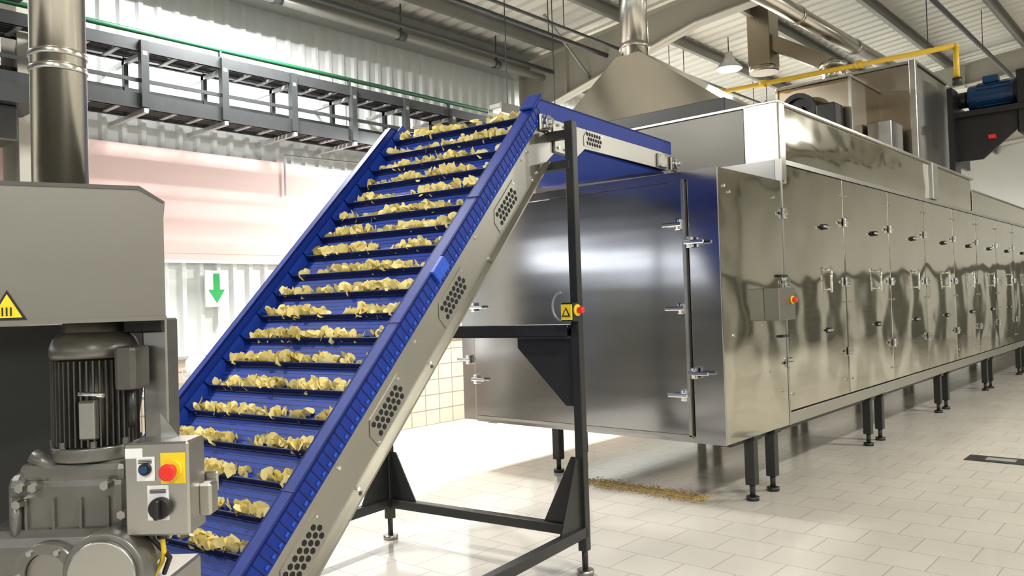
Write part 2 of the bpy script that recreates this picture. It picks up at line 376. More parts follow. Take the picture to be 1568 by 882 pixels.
for i in range(5): p.pillow(XR-.035,6.73+i*1.39,6.73+(i+1)*1.39,2.745,3.215,M['side'],.006,i+40)
p.bb(XL,XR,6.585,13.72,3.22,3.245,M['steel'],.003)
p.bb(XL,XR-.02,13.7,YE,2.74,3.06,M['side'],.004)
p.bb(XL,XR-.0,13.72,YE,3.06,3.08,M['steel'],.003)
p.bb(-3.2,XR+.02,11.35,11.6,2.76,3.24,M['steel'],.01)
p.done()
p=Part('side_doors',ov)
ys=[6.60,8.07,9.5,10.92,12.38,13.76,15.15,16.6,18.02,19.45,20.88,22.3,23.7,25.1]
for i in range(len(ys)-1):
    a,b2=ys[i]+.012,ys[i+1]-.012
    p.bb(XR-.035,XR-.012,a,b2,0.61,2.70,M['side'],.004)
    p.pillow(XR-.009,a+.004,b2-.004,.614,2.696,M['side'],.012,i)
    p.bb(XR-.035,XR-.020,ys[i+1]-.012,ys[i+1]+.012,0.60,2.72,M['hole'])
p.bb(XR-.04,XR+.005,6.57,6.60,.5,2.74,M['steel'])
p.bb(XR-.04,XR-.002,6.6,25.1,2.705,2.745,M['steel'])
p.bb(XR-.06,XR+.0,6.6,25.1,0.50,0.60,M['steel'],.004)
p.done()
p=Part('door_hardware',ov)
for i in range(len(ys)-1):
    yc=(ys[i]+ys[i+1])/2+.2; x=XR-.004
    for dz in (-.09,.09): p.cyl((x-.01,yc,1.72+dz),(x+.05,yc,1.72+dz),.011,M['chrome'],10)
    p.cyl((x+.05,yc,1.60),(x+.05,yc,1.84),.012,M['chrome'],10)
    for z in (2.21,1.25):
        p.box((x+.012,yc,z),(.034,.06,.05),M['black'],.004); p.box((x+.035,yc-.03,z),(.02,.12,.022),M['chrome'],.005)
    for z in (2.28,1.70,1.02):
        p.box((x+.015,ys[i]+.0,z),(.03,.07,.09),M['chrome'],.008); p.box((x+.035,ys[i]-.03,z),(.015,.10,.03),M['chrome'],.005)
    for z in (.75,1.5,2.55): 
        for yy in (ys[i]+.08,ys[i+1]-.08): p.cyl((x-.01,yy,z),(x+.008,yy,z),.012,M['steel'],8)
for z in (1.75,1.25): p.box((XR+.02,6.50,z),(.03,.14,.02),M['black'],.004)
for (yy,z) in ((5.52,2.42),(5.6,2.38),(6.4,2.4),(6.0,.98),(6.2,.98),(5.6,1.3),(6.45,.8),(6.1,1.35)): p.cyl((XR-.005,yy,z),(XR+.014,yy,z),.011,M['steel'],8)
p.done()
p=Part('side_control_box',ov)
p.box((XR+.07,6.30,1.52),(.13,.32,.26),M['housing'],.006)
p.cyl((XR+.07,6.46,1.55),(XR+.07,6.50,1.55),.035,M['yellow']).cyl((XR+.07,6.50,1.55),(XR+.07,6.54,1.55),.024,M['red'])
p.cyl((XR+.136,6.38,1.55),(XR+.15,6.38,1.55),.032,M['yellow']).cyl((XR+.15,6.38,1.55),(XR+.18,6.38,1.55),.022,M['red'])
p.done()
p=Part('legs',ov)
def leg(x,y):
    p.bb(x-.04,x+.04,y-.04,y+.04,.12,.52,M['dark'],.004); p.cyl((x,y,.02),(x,y,.14),.022,M['dark'],12)
    p.cyl((x,y,0.0),(x,y,.03),.05,M['dark'],16); p.box((x,y,.49),(.12,.12,.03),M['dark'])
yy=5.93
while yy<25:
    for x in (-2.80,-4.72):
        leg(x,yy); leg(x,yy+.38)
    p.bb(-4.72,-2.84,yy-.03,yy+.03,.44,.50,M['dark'])
    yy+=2.75
p.bb(-2.90,-2.80,5.6,25.5,.46,.53,M['dark']).bb(-5.3,-5.2,5.6,25.5,.46,.53,M['dark'])
p.done()

# ------------------------------------------------------------ exhaust hood with flue
eh=empty('exhaust_hood'); p=Part('canopy',eh)
bz=3.36; tz=4.12; cx,cy=-4.50,7.15
bot=[(-5.25,6.66,bz),(-3.28,6.66,bz),(-3.28,7.9,bz),(-5.25,7.9,bz)]
top=[(cx-.14,cy-.14,tz),(cx+.14,cy-.14,tz),(cx+.14,cy+.14,tz),(cx-.14,cy+.14,tz)]
p.hull(bot,top,M['hood']); p.done()
p=Part('rim',eh); p.bb(-5.28,-3.25,6.62,7.94,3.25,3.37,M['dark'],.005); p.done()
p=Part('flue_pipe',eh); p.cyl((cx,cy,tz-.05),(cx,cy,roofz(cx)-.02),.145,M['pipe'],32)
for z in (4.20,4.9): p.cyl((cx,cy,z),(cx,cy,z+.04),.158,M['pipe'],32)
p.done()

# ------------------------------------------------------------ burner / fan housing on top
bh=empty('circulation_fan_housing'); p=Part('housing',bh)
p.bb(-4.75,-2.98,11.6,13.35,3.25,4.62,M['brown'],.008)
p.bb(-3.02,-2.94,11.56,11.66,3.25,4.66,M['steel'],.006).bb(-2.985,-2.96,11.66,13.35,3.27,4.6,M['plate'],.004)
p.bb(-4.78,-2.94,11.57,13.38,4.62,4.66,M['steel'],.004).bb(-3.9,-3.88,11.585,11.61,3.3,4.6,M['steel'])
p.bb(-4.9,-2.9,11.45,13.5,3.245,3.32,M['steel'],.006); p.done()
p=Part('front_box',bh); p.bb(-4.34,-3.41,10.4,11.6,3.25,4.30,M['brown'],.008).bb(-4.36,-3.39,10.38,11.6,4.30,4.335,M['steel'],.004)
p.bb(-4.36,-4.33,10.37,10.41,3.25,4.3,M['steel']).bb(-3.42,-3.39,10.37,10.41,3.25,4.3,M['steel']); p.done()
p=Part('side_box',bh); p.bb(-3.38,-3.08,10.9,11.4,3.25,3.78,M['frontdark'],.01); p.done()
p=Part('burner_flue',bh)
def sq(a,b_,w,mat):
    a=Vector(a); b_=Vector(b_); dd=b_-a; q=dd.to_track_quat('Z','Y').to_matrix().to_4x4()
    p.box(tuple((a+b_)/2),(w,w,dd.length),mat,.006,rot=q)
sq((-4.69,10.8,4.78),(-4.69,10.8,5.6),.32,M['brown'])
sq((-4.6,10.8,5.12),(-3.78,10.8,4.62),.20,M['brown'])
p.cyl((-3.74,10.8,4.33),(-3.74,10.8,4.62),.15,M['hood'],24).cyl((-3.74,10.8,4.56),(-3.74,10.8,4.62),.18,M['hood'],24)
p.cyl((-4.69,10.8,4.70),(-4.69,10.8,4.78),.20,M['brown'],24)
p.done()
bl=empty('recirculation_blower')
p=Part('round_fan',bl); p.cyl((-3.98,10.2,3.93),(-3.98,10.36,3.93),.21,M['black'],32).ring((-3.98,10.14,3.93),(-3.98,10.2,3.93),.23,.17,M['dark']).cyl((-3.98,10.12,3.93),(-3.98,10.2,3.93),.07,M['dark'])
p.bb(-4.15,-3.8,10.1,10.36,3.25,3.75,M['dark'],.01).bb(-3.72,-3.48,10.05,10.36,3.25,3.95,M['dark'],.02); p.done()
fm=empty('fan_motor',(0.04,1.0,0)); p=Part('bracket',fm)
p.prism([(-2.93,12.2,3.45),(-2.55,12.2,3.45),(-1.95,12.2,3.95),(-1.95,12.2,4.12),(-2.93,12.2,4.12)],(0,.05,0),M['black'])
p.bb(-2.93,-1.9,12.1,13.0,4.08,4.16,M['black'],.004).bb(-2.93,-2.88,12.1,13.0,3.4,4.3,M['black']).bb(-2.1,-1.95,12.15,12.9,3.75,4.65,M['black'],.02)
p.bb(-2.93,-2.86,11.95,12.3,3.25,4.5,M['black'])
p.done(); p=Part('motor',fm)
p.cyl((-2.75,12.5,4.40),(-2.15,12.5,4.40),.19,M['bluem'],28,bev=.02)
for i in range(14):
    a=i/14*2*math.pi; p.box((-2.42,12.5+.2*math.cos(a),4.40+.2*math.sin(a)),(.42,.012,.012),M['bluem'])
p.cyl((-2.16,12.5,4.40),(-2.05,12.5,4.40),.205,M['black'],28,bev=.01).box((-2.45,12.45,4.63),(.2,.16,.1),M['bluem'],.01)
p.cyl((-2.93,12.5,4.40),(-2.75,12.5,4.40),.12,M['black'],20); p.bb(-2.45,-2.37,12.09,12.195,3.72,3.77,M['red'])
p.done()

# ------------------------------------------------------------ ducts & pipes overhead
d=empty('overhead_duct'); p=Part('duct',d)
p.cyl((-3.7,6.3,4.86),(-3.7,15.5,5.10),.10,M['pipe'],24)
for y in (7.5,9.5,11.5,13.5): p.cyl((-3.7,y,4.86+.026*(y-6.3)),(-3.7,y+.06,4.86+.026*(y-6.24)),.112,M['pipe'],24)
p.done()
d=empty('gas_pipe'); p=Part('pipe',d)
p.tube([(-7.8,10.0,4.39),(-2.12,10.0,4.30),(-2.12,10.0,3.92)],.030,M['gas'])
for x in (-5,-4.4,-3.2): p.cyl((x,10.0,4.39-(x+7.8)*.0158),(x+.08,10.0,4.39-(x+7.72)*.0158),.046,M['gas'])
p.cyl((-2.12,10,3.86),(-2.12,10,3.94),.05,M['dark'])
for x in (-6.5,-2.4): p.cyl((x,10,4.34),(x,10,roofz(x)-.02),.006,M['rack'],6)
p.done()
d=empty('roof_conduits'); p=Part('conduits',d)
for x,z,r in ((-6.3,5.0,.03),(-6.05,5.02,.02),(-2.6,5.25,.035),(-1.5,5.3,.03)):
    p.cyl((x,-5,z),(x,26,z),r,M['rack'],10)
    for y in range(-4,26,3): p.cyl((x,y,z),(x,y,roofz(x)-.02),.006,M['rack'],6)
p.done()

# ------------------------------------------------------------ inclined conveyor
cv=empty('inclined_cleated_conveyor',(-2.98,3.67,0),math.radians(7.4))
Q=math.sqrt(.5); KZ=2.80; AL=-3.45; HL=1.98; W=1.22
def inc(t,a,q): return Vector((t,a*Q-q*Q,KZ+a*Q+q*Q))
incrot=Matrix.Rotation(math.radians(45),4,'X')
def ibox(p,t,a,q,d,mat,bev=0):
    p.box(tuple(inc(t,a,q)),d,mat,bev,rot=incrot)
def plate_outline(t):
    pts=[inc(t,AL,-.10)]
    pts+= [Vector((t,.045,2.705)),Vector((t,HL,2.735)),Vector((t,HL+.04,2.71)),Vector((t,HL+.04,2.64)),Vector((t,HL-.1,2.60)),Vector((t,.55,2.58)),Vector((t,.42,2.50)),Vector((t,.16,2.50)),inc(t,-.20,-.307),inc(t,AL,-.307)]
    return pts
p=Part('side_plates',cv)
p.prism(plate_outline(0),(-.012,0,0),M['plate']); p.prism(plate_outline(-W+.012),(-.012,0,0),M['plate'])
ibox(p,.012,AL/2-.1,-.303,(.04,-AL-.25,.01),M['plate'])
p.done()
p=Part('blue_guides',cv)
def guide(t0,t1):
    for (ta,tb,q0,q1) in ((t0,t0+(t1-t0)*.15,-.10,0),(t0,t1,-.012,0),(t1-(t1-t0)*.15,t1,-.12,0)):
        b1=[inc(ta,AL,q0),inc(tb,AL,q0),inc(tb,AL,q1),inc(ta,AL,q1)]
        k=lambda t,q: Vector((t,-q*math.tan(math.radians(22.5)),KZ+q))
        b2_=[k(ta,q0),k(tb,q0),k(tb,q1),k(ta,q1)]
        p.hull(b1,b2_,M['guide'])
        p.hull(b2_,[Vector((t,HL-.02,KZ+.03+q)) for t,q in ((ta,q0),(tb,q0),(tb,q1),(ta,q1))],M['guide'])
guide(0.004,-.075); guide(-W-.004,-W+.045)
a=-.06
while a>AL:
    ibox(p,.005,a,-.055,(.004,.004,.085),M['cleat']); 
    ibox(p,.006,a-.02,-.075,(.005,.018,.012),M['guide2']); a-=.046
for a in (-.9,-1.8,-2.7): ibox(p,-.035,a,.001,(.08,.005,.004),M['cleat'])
ibox(p,-.03,AL+.10,.02,(.12,.20,.05),M['guide2'],.01); ibox(p,.010,-1.42,-.03,(.03,.12,.07),M['guide2'],.005)
ibox(p,-.03,-.05,.012,(.10,.14,.02),M['guide'],.006)
p.done()
p=Part('belt',cv)
bt=-.105
def slab(q0,q1,t0,t1,mat,a0=AL,h1=HL-.03):
    k=lambda t,q: Vector((t,-q*math.tan(math.radians(22.5)),KZ+q))
    b1=[inc(t0,a0,q0),inc(t1,a0,q0),inc(t1,a0,q1),inc(t0,a0,q1)]; b2_=[k(t0,q0),k(t1,q0),k(t1,q1),k(t0,q1)]
    p.hull(b1,b2_,mat); p.hull(b2_,[Vector((t,h1,KZ+q)) for t,q in ((t0,q0),(t1,q0),(t1,q1),(t0,q1))],mat)
slab(-.125,bt,-W+.03,-.03,M['belt']); slab(-.215,-.20,-W+.06,-.06,M['belt'])
zb=inc(0,AL,bt)[2]; yb_=inc(0,AL,bt)[1]
p.bb(-W+.03,-.03,yb_-.5,yb_+.02,zb-.03,zb-.005,M['belt'])
p.cyl((-W+.02,HL-.05,2.66),(-.02,HL-.05,2.66),.055,M['belt'],20); p.cyl((-W+.02,yb_-.5,zb-.07),(-.02,yb_-.5,zb-.07),.06,M['belt'],20)
a=-.02
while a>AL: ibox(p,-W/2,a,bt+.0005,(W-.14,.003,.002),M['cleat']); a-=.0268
p.done()
cl=[]; a=-.06
p=Part('cleats',cv)
while a>AL+.05:
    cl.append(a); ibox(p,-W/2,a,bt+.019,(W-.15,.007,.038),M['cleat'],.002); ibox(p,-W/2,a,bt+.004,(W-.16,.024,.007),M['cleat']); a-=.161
y=.1
while y<HL-.05: p.bb(-W+.08,-.08,y-.004,y+.004,KZ+bt,KZ+bt+.055,M['cleat']); y+=.161
for a in cl:
    for t in (-.084,-W+.062): ibox(p,t,a+.08,bt+.03,(.006,.15,.06),M['belt'])
p.done()
def chip(bm,c,size,rot):
    n=9; ax=random.uniform(.75,1.3); cur=random.uniform(2,8)*random.choice((-1,1)); tw=random.uniform(-5,5)
    ph=random.random()*6
    def P(x,y): return rot@Vector((x,y,cur*x*x+tw*x*y+.003*math.sin(60*x+ph)))+c
    cen=bm.verts.new(P(0,0)); r1=[];r2=[]
    for k in range(n):
        th=2*math.pi*k/n; rr=size*random.uniform(.70,1.2)
        r1.append(bm.verts.new(P(.55*rr*math.cos(th)*ax,.55*rr*math.sin(th)))); r2.append(bm.verts.new(P(rr*math.cos(th)*ax,rr*math.sin(th))))
    for k in range(n):
        j=(k+1)%n; f=bm.faces.new((cen,r1[k],r1[j])); f.smooth=True; f=bm.faces.new((r1[k],r2[k],r2[j],r1[j])); f.smooth=True
p=Part('chips',cv); bm=bmesh.new(); Bi=incrot.to_3x3()
for ri,a in enumerate(cl):
    ph=[random.random()*6.28 for _ in range(3)]; amp=random.uniform(.6,1.1)
    def dens(t): 
        v=.62+.40*amp*(math.sin(t*7+ph[0])+.7*math.sin(t*17+ph[1])); return max(.04,min(1,v))
    N=250 if a<-.9 else 170
    for i in range(N):
        t=random.uniform(-W+.12,-.12)
        if random.random()>dens(t): continue
        sz=random.uniform(.014,.031)
        lean=Euler((random.gauss(math.radians(64),.45),random.gauss(0,.6),random.gauss(0,.8))).to_matrix()
        h=.012+random.random()**1.5*.056*dens(t)
        da=.010+random.random()*.05*(1.15-h*12*.9)
        chip(bm,inc(t,a+max(.008,da),bt+h),sz,Bi@lean)
y=.1
while y<HL-.1:
    for i in range(60): chip(bm,Vector((random.uniform(-W+.14,-.14),y+random.uniform(.01,.14),KZ+bt+random.uniform(.02,.085))),random.uniform(.016,.032),Euler((random.gauss(0,.7),random.gauss(0,.7),random.random()*6)).to_matrix())
    y+=.161
for i in range(320): chip(bm,Vector((random.uniform(-W+.14,-.14),yb_-.02-random.uniform(.0,.46),zb+random.uniform(.01,.06))),random.uniform(.02,.036),Euler((random.gauss(0,.6),random.gauss(0,.6),random.random()*6)).to_matrix())
p._add(bm,M['chip'],smooth=True); p.done()
p=Part('vent_covers',cv)
def vent(fn,c_a,c_q,L,H):
    pts=[(-L/2,-H/2),(L/2-.05,-H/2),(L/2,-H/2+.05),(L/2,H/2),(-L/2+.05,H/2),(-L/2,H/2-.05)]
    P=[fn(.0005,c_a+x,c_q+y) for x,y in pts]
    p.prism(P,(.0035,0,0),M['plate'])
    nx=int(L*.80/.034); ny=3
    for i in range(nx):
        for j in range(ny):
            x=-L*.40+.02+i*.034+(.017 if j%2 else 0); yq=(j-1)*.030
            c=fn(.0042,c_a+x,c_q+yq); p.cyl(c,(c[0]+.0016,c[1],c[2]),.0135,M['hole'],6)
    for x,yq in ((-L/2+.015,-H/2+.015),(L/2-.015,H/2-.015)):
        c=fn(.004,c_a+x,c_q+yq); p.cyl(c,(c[0]+.006,c[1],c[2]),.006,M['chrome'],8)
for a in (-.74,-1.44,-2.14,-2.85): vent(inc,a,-.205,.31,.125)
vent(lambda t,a,q: Vector((t,a,2.65+q)),.66,0,.26,.11)
p.done()
p=Part('bearings',cv)
def bearing(y,z,r=.055):
    p.box((.012,y,z),(.02,r*2.6,r*2.6),M['plate'],.008); p.cyl((.02,y,z),(.055,y,z),r,M['chrome'],24,bev=.006); p.cyl((.055,y,z),(.075,y,z),r*.45,M['chrome'],16)
    for a in range(4): p.cyl((.02,y+r*1.05*math.cos(a*math.pi/2+.78),z+r*1.05*math.sin(a*math.pi/2+.78)),(.035,y+r*1.05*math.cos(a*math.pi/2+.78),z+r*1.05*math.sin(a*math.pi/2+.78)),.012,M['chrome'],8)
bearing(.03,2.66,.04); bearing(HL,2.655,.045)
p.box((.01,HL-.22,2.655),(.02,.16,.10),M['plate'],.004)
p.box((.008,.22,2.60),(.016,.16,.20),M['plate'],.006)
for (y,z) in ((.18,2.67),(.26,2.67),(.18,2.53),(.26,2.53),(HL-.17,2.69),(HL-.27,2.69),(HL-.17,2.62),(HL-.27,2.62)): p.cyl((.015,y,z),(.026,y,z),.010,M['chrome'],8)
for a in (-.35,-.42,-1.08,-1.8,-2.5,-3.15):
    for q in (-.13,-.28):
        c=inc(0,a,q); p.cyl(c,(c[0]+.010,c[1],c[2]),.009,M['chrome'],8)
p.done()
p=Part('stand_frame',cv); D=M['dark']
tR,tL,sP=.150,-W-.16,.10
for t in (tR,tL):
    zt=2.66 if t==tR else 2.5
    p.bb(t-.028,t+.028,sP-.028,sP+.028,.14,zt,D,.004)
    p.cyl((t,sP,.0),(t,sP,.03),.05,M['plate'],16).cyl((t,sP,.02),(t,sP,.16),.018,D,12)
    p.bb(t-.028,t+.028,sP-2.3,sP,.22,.28,D,.004)
    p.bb(t-.03,t+.03,sP-2.33,sP-2.27,.14,.28,D,.004)
    p.cyl((t,sP-2.3,.0),(t,sP-2.3,.03),.05,M['plate'],16).cyl((t,sP-2.3,.02),(t,sP-2.3,.16),.018,D,12)
p.bb(tL,tR,sP-.03,sP+.03,.22,.28,D,.004); p.bb(tL,tR,sP-2.33,sP-2.27,.22,.28,D,.004)
p.bb(tL,tR,sP-.03,sP+.03,2.38,2.43,D,.004).bb(0,tR,sP-.025,sP+.025,2.56,2.61,D)
p.prism([(tR-.028,sP-.005,.28),(tR-.028,sP-.005,.68),(tR-.07,sP-.005,.68),(tR-.27,sP-.005,.28)],(0,.01,0),D)
p.prism([(tR-.005,sP-.028,.28),(tR-.005,sP-.028,.68),(tR-.005,sP-.075,.68),(tR-.005,sP-.27,.28)],(.01,0,0),D)
p.prism([(tL+.028,sP-.005,.28),(tL+.028,sP-.005,.60),(tL+.07,sP-.005,.60),(tL+.24,sP-.005,.28)],(0,.01,0),D)
p.prism([(tL-.005,sP-.028,.28),(tL-.005,sP-.028,.62),(tL-.005,sP-.08,.62),(tL-.005,sP-.27,.28)],(.01,0,0),D)
p.prism([(tR-.028,sP-.005,.98),(tR-.028,sP-.005,1.38),(tR-.42,sP-.005,1.38),(tR-.42,sP-.005,1.32),(tR-.09,sP-.005,.98)],(0,.01,0),D)
p.done()
p=Part('cable_tray',cv)
p.bb(tL,tR-.03,sP-.07,sP-.065,1.39,1.46,D).bb(tL,tR-.03,sP-.07,sP+.03,1.385,1.395,D).bb(tL,tR-.03,sP+.03,sP+.035,1.39,1.46,D)
for i in range(3): p.cyl((tL,sP-.04+i*.025,1.43+.01*i),(tR-.05,sP-.04+i*.025,1.43+.01*i),.012,M['black'],8)
pts=[]
for k in range(13):
    th=math.pi*k/12; pts.append((tR-.05-.06*math.sin(th),sP-.09,1.57-.08*math.cos(th)))
p.tube(pts,.007,M['galv'],6,joint=False); p.done()
p=Part('emergency_stop_station',cv)
ex=tR-.005; ez=1.535
p.box((ex,sP-.07,ez),(.085,.07,.11),M['black'],.006)
p.box((ex,sP-.108,ez),(.072,.008,.09),M['yellow'],.002)
p.prism([(ex-.028,sP-.114,ez-.025),(ex+.028,sP-.114,ez-.025),(ex,sP-.114,ez+.028)],(0,-.002,0),M['black'])
p.prism([(ex-.016,sP-.117,ez-.019),(ex+.016,sP-.117,ez-.019),(ex,sP-.117,ez+.016)],(0,-.002,0),M['yellow'])
p.cyl((ex+.043,sP-.07,ez+.01),(ex+.055,sP-.07,ez+.01),.034,M['yellow'],20).cyl((ex+.055,sP-.07,ez+.01),(ex+.09,sP-.07,ez+.01),.019,M['red'],20,bev=.005)
p.done()

# ------------------------------------------------------------ foreground gearmotor machine
mc=empty('mixer_gearmotor_station',(-2.024,.747,0),math.radians(41.4))
def mx(px): return (px-120)/647
def mz(py): return 1.6-(py-486)/647
def pivot(o,px_,py_,ang):
    Rm=Matrix.Rotation(ang,4,'Z'); v=Vector((px_,py_,0)); o.location=v-(Rm@v); o.rotation_euler=(0,0,ang)
HA=math.radians(24)
p=Part('upper_housing',mc)
o=[(-.75,0,1.588),(.203,0,1.588),(.203,0,1.862),(.150,0,1.893),(-.75,0,1.905)]
p.prism(o,(0,.42,0),M['housing']); p.bb(-.75,.205,-.004,.0,1.586,1.596,M['housing'])
p.prism([(-.75,-.003,1.905),(.150,-.003,1.893),(.203,-.003,1.862),(.207,-.003,1.866),(.153,-.003,1.902),(-.75,-.003,1.914)],(0,.43,0),M['topdark'])
pivot(p.done(),.203,0,HA)
p=Part('warning_label',mc); lx=-.117
def tri(cx_,z0,w,h_,y,mat): p.prism([(cx_-w/2,y,z0),(cx_+w/2,y,z0),(cx_,y,z0+h_)],(0,-.001,0),mat)
tri(lx,1.598,.074,.066,-.003,M['black']); tri(lx,1.603,.058,.052,-.0045,M['yellow'])
for i in range(3): p.bb(lx-.010+i*.008,lx-.007+i*.008,-.007,-.0055,1.607,1.626,M['black'])
pivot(p.done(),.203,0,HA)
p=Part('motor',mc); cxm=mx(101); cym=.12; rm=.098
p.cyl((cxm,cym,1.50),(cxm,cym,1.585),.07,M['housing'],24)
p.lathe((cxm,cym,0),[(rm,mz(552)),(rm+.004,mz(545)),(rm+.004,mz(535)),(rm-.004,mz(522)),(rm-.022,mz(512)),(rm-.045,mz(507))],M['cast'],36)
p.cyl((cxm,cym,mz(690)),(cxm,cym,mz(552)),rm-.018,M['motor'],36)
for i in range(44):
    a=2*math.pi*i/44; p.box((cxm+(rm-.010)*math.cos(a),cym+(rm-.010)*math.sin(a),(mz(688)+mz(555))/2),(.022,.0035,mz(555)-mz(688)),M['motor'],0,rot=Matrix.Rotation(a,4,'Z'))
p.cyl((cxm,cym,mz(712)),(cxm,cym,mz(690)),rm+.004,M['cast'],36,bev=.004)
for i in range(8):
    a=2*math.pi*(i+.5)/8; p.cyl((cxm+(rm-.004)*math.cos(a),cym+(rm-.004)*math.sin(a),mz(690)),(cxm+(rm-.004)*math.cos(a),cym+(rm-.004)*math.sin(a),mz(680)),.009,M['cast'],6)
p.box((mx(130),.0,mz(644)),(.040,.02,.092),M['motor'],.003,).box((mx(131),-.012,mz(644)),(.036,.003,.084),M['steel'],.001)
p.box((mx(180),.06,mz(568)),(.05,.09,.105),M['motor'],.010,seg=2); p.cyl((mx(184),.04,mz(660)),(mx(184),.04,mz(600)),.010,M['black'],12)
p.cyl((mx(112),.01,mz(604)),(mx(150),.01,mz(608)),.006,M['chrome'],10)
p.done()
p=Part('gearbox',mc)
g=M['cast']
p.box((mx(80),.16,mz(790)),(.30,.26,.20),g,.035,seg=3)
p.box((mx(90),.14,mz(728)),(.26,.22,.05),g,.018,seg=2)
p.box((mx(60),.13,mz(860)),(.36,.26,.16),g,.04,seg=3)
p.cyl((mx(165),.02,mz(866)),(mx(165),-.06,mz(866)),.093,g,40,bev=.006); p.cyl((mx(167),-.06,mz(866)),(mx(167),-.075,mz(866)),.078,M['steel'],40,bev=.004)
p.ring((mx(70),.0,mz(872)),(mx(70),-.035,mz(872)),.075,.052,g); p.cyl((mx(70),.02,mz(872)),(mx(70),-.02,mz(872)),.05,M['mast'],32)
for i in range(6):
    a=2*math.pi*i/6; p.cyl((mx(70)+.063*math.cos(a),-.035,mz(872)+.063*math.sin(a)),(mx(70)+.063*math.cos(a),-.042,mz(872)+.063*math.sin(a)),.007,M['steel'],6)
for (a,b2) in ((20,745),(40,745),(150,745),(175,790),(15,770)):
    p.cyl((mx(a),.03,mz(b2)),(mx(a),-.0,mz(b2)),.011,M['steel'],6)
p.cyl((mx(25),.05,mz(700)),(mx(60),.05,mz(722)),.018,g,12).cyl((mx(8),.02,mz(830)),(mx(8),.02,mz(760)),.012,g,10)
for i in range(4): p.prism([(mx(20+i*42),.04,mz(830)),(mx(24+i*42),.04,mz(830)),(mx(24+i*42),.04,mz(765)),(mx(20+i*42),.04,mz(765))],(0,-.018,0),g)
p.done()
p=Part('dark_hopper',mc)
p.hull([(-.42,.25,.9),(-.16,.25,.9),(-.16,.5,.9),(-.42,.5,.9)],[(-.62,.25,1.58),(-.10,.25,1.58),(-.10,.6,1.58),(-.62,.6,1.58)],M['dark']); p.done()
p=Part('mast_and_base',mc)
p.bb(mx(178),mx(218),.12,.19,mz(690),1.59,M['mast'],.004); p.bb(mx(172),mx(188),.19,.24,mz(690),1.59,M['dark'])
p.bb(mx(150),mx(215),.11,.20,1.555,1.59,M['black'],.004)
p.bb(-.40,.13,.02,.36,.86,.93,M['steel'],.006)
for x in (-.36,.10):
    for y in (.06,.32): p.bb(x-.03,x+.03,y-.03,y+.03,.03,.86,M['steel'],.004); p.cyl((x,y,0),(x,y,.04),.045,M['black'],16)
p.bb(-.36,.10,.05,.09,.25,.30,M['steel']).bb(-.36,.10,.29,.33,.25,.30,M['steel'])
p.prism([(mx(225),.05,mz(690)),(mx(225),.05,mz(640)),(mx(262),.05,mz(690))],(0,.004,0),M['steel'])
p.bb(mx(190),mx(305),.08,.09,mz(770),mz(738),M['steel'],.004); p.bb(mx(285),mx(306),.03,.08,mz(800),mz(750),M['steel'],.006)
p.done()
p=Part('control_box',mc)
p.bb(mx(191),mx(288),-.03,.07,mz(818),mz(678),M['steel'],.005)
y=-.031
def lab(a,b2,c,d2,mat,yy=y,t=.0012): p.bb(mx(a),mx(b2),yy-t,yy,mz(d2),mz(c),mat)
lab(247,284,694,740,M['yellow'],t=.002); lab(194,220,686,701,M['white']); lab(211,238,699,735,M['white'],yy=-.0315); lab(226,258,742,794,M['white'])
p.cyl((mx(266),-.03,mz(718)),(mx(266),-.045,mz(718)),.022,M['yellow'],24).cyl((mx(266),-.045,mz(718)),(mx(266),-.062,mz(718)),.013,M['red'],20).cyl((mx(267),-.062,mz(719)),(mx(267),-.075,mz(719)),.0195,M['red'],28,bev=.005)
p.cyl((mx(225),-.03,mz(717)),(mx(225),-.042,mz(717)),.014,M['black'],20).cyl((mx(225),-.042,mz(717)),(mx(225),-.05,mz(717)),.009,M['bluem'],16)
p.cyl((mx(247),-.03,mz(775)),(mx(247),-.05,mz(775)),.025,M['black'],28,bev=.003); p.box((mx(247),-.058,mz(775)),(.012,.018,.044),M['black'],.003)
for i in range(3): p.bb(mx(214),mx(234),-.034,-.033,mz(704+i*2.2),mz(703+i*2.2),M['black']); p.bb(mx(230),mx(254),-.034,-.033,mz(749+i*2.2),mz(748+i*2.2),M['black'])
p.cyl((mx(232),.02,mz(830)),(mx(232),.02,mz(818)),.012,M['black'],12).cyl((mx(214),.02,mz(830)),(mx(214),.02,mz(818)),.012,M['black'],12)
p.tube([(mx(232),.02,mz(828)),(mx(234),.02,mz(850)),(mx(222),.05,mz(872)),(mx(200),.08,mz(900))],.006,M['yellow'],8); p.tube([(mx(214),.02,mz(828)),(mx(240),.03,mz(862)),(mx(225),.05,mz(890))],.006,M['black'],8)
p.done()
p=Part('exhaust_pipe',mc); rc=.068; xc=-.178
p.cyl((xc,.25,1.85),(xc,.25,5.6),rc,M['pipe'],40)
for z in (2.26,2.30): p.cyl((xc,.25,z-.008),(xc,.25,z+.008),rc+.004,M['pipe'],40,bev=.003)
p.done()

# ------------------------------------------------------------ small background items
t=empty('work_table'); p=Part('table',t)
p.bb(-7.35,-6.5,1.9,3.9,.92,.95,M['steel'],.004)
for x in (-7.3,-6.55):
    for y in (1.95,3.85): p.bb(x-.02,x+.02,y-.02,y+.02,0,.92,M['steel'])
p.bb(-7.3,-6.55,1.95,3.85,.3,.33,M['steel']); p.done()
t=empty('white_jug'); p=Part('jug',t)
p.lathe((-6.95,3.55,.95),[(.10,0),(.105,.02),(.10,.22),(.06,.27),(.05,.29)],M['white'],24); p.ring((-6.95,3.43,1.06),(-6.95,3.44,1.06),.055,.042,M['white']); p.done()
t=empty('plastic_tray'); p=Part('tray',t); p.bb(-7.2,-6.9,2.95,3.25,.95,1.0,M['white'],.01).cyl((-7.05,3.1,1.0),(-7.05,3.1,1.04),.02,M['black']); p.done()
t=empty('floor_drain'); p=Part('drain',t)
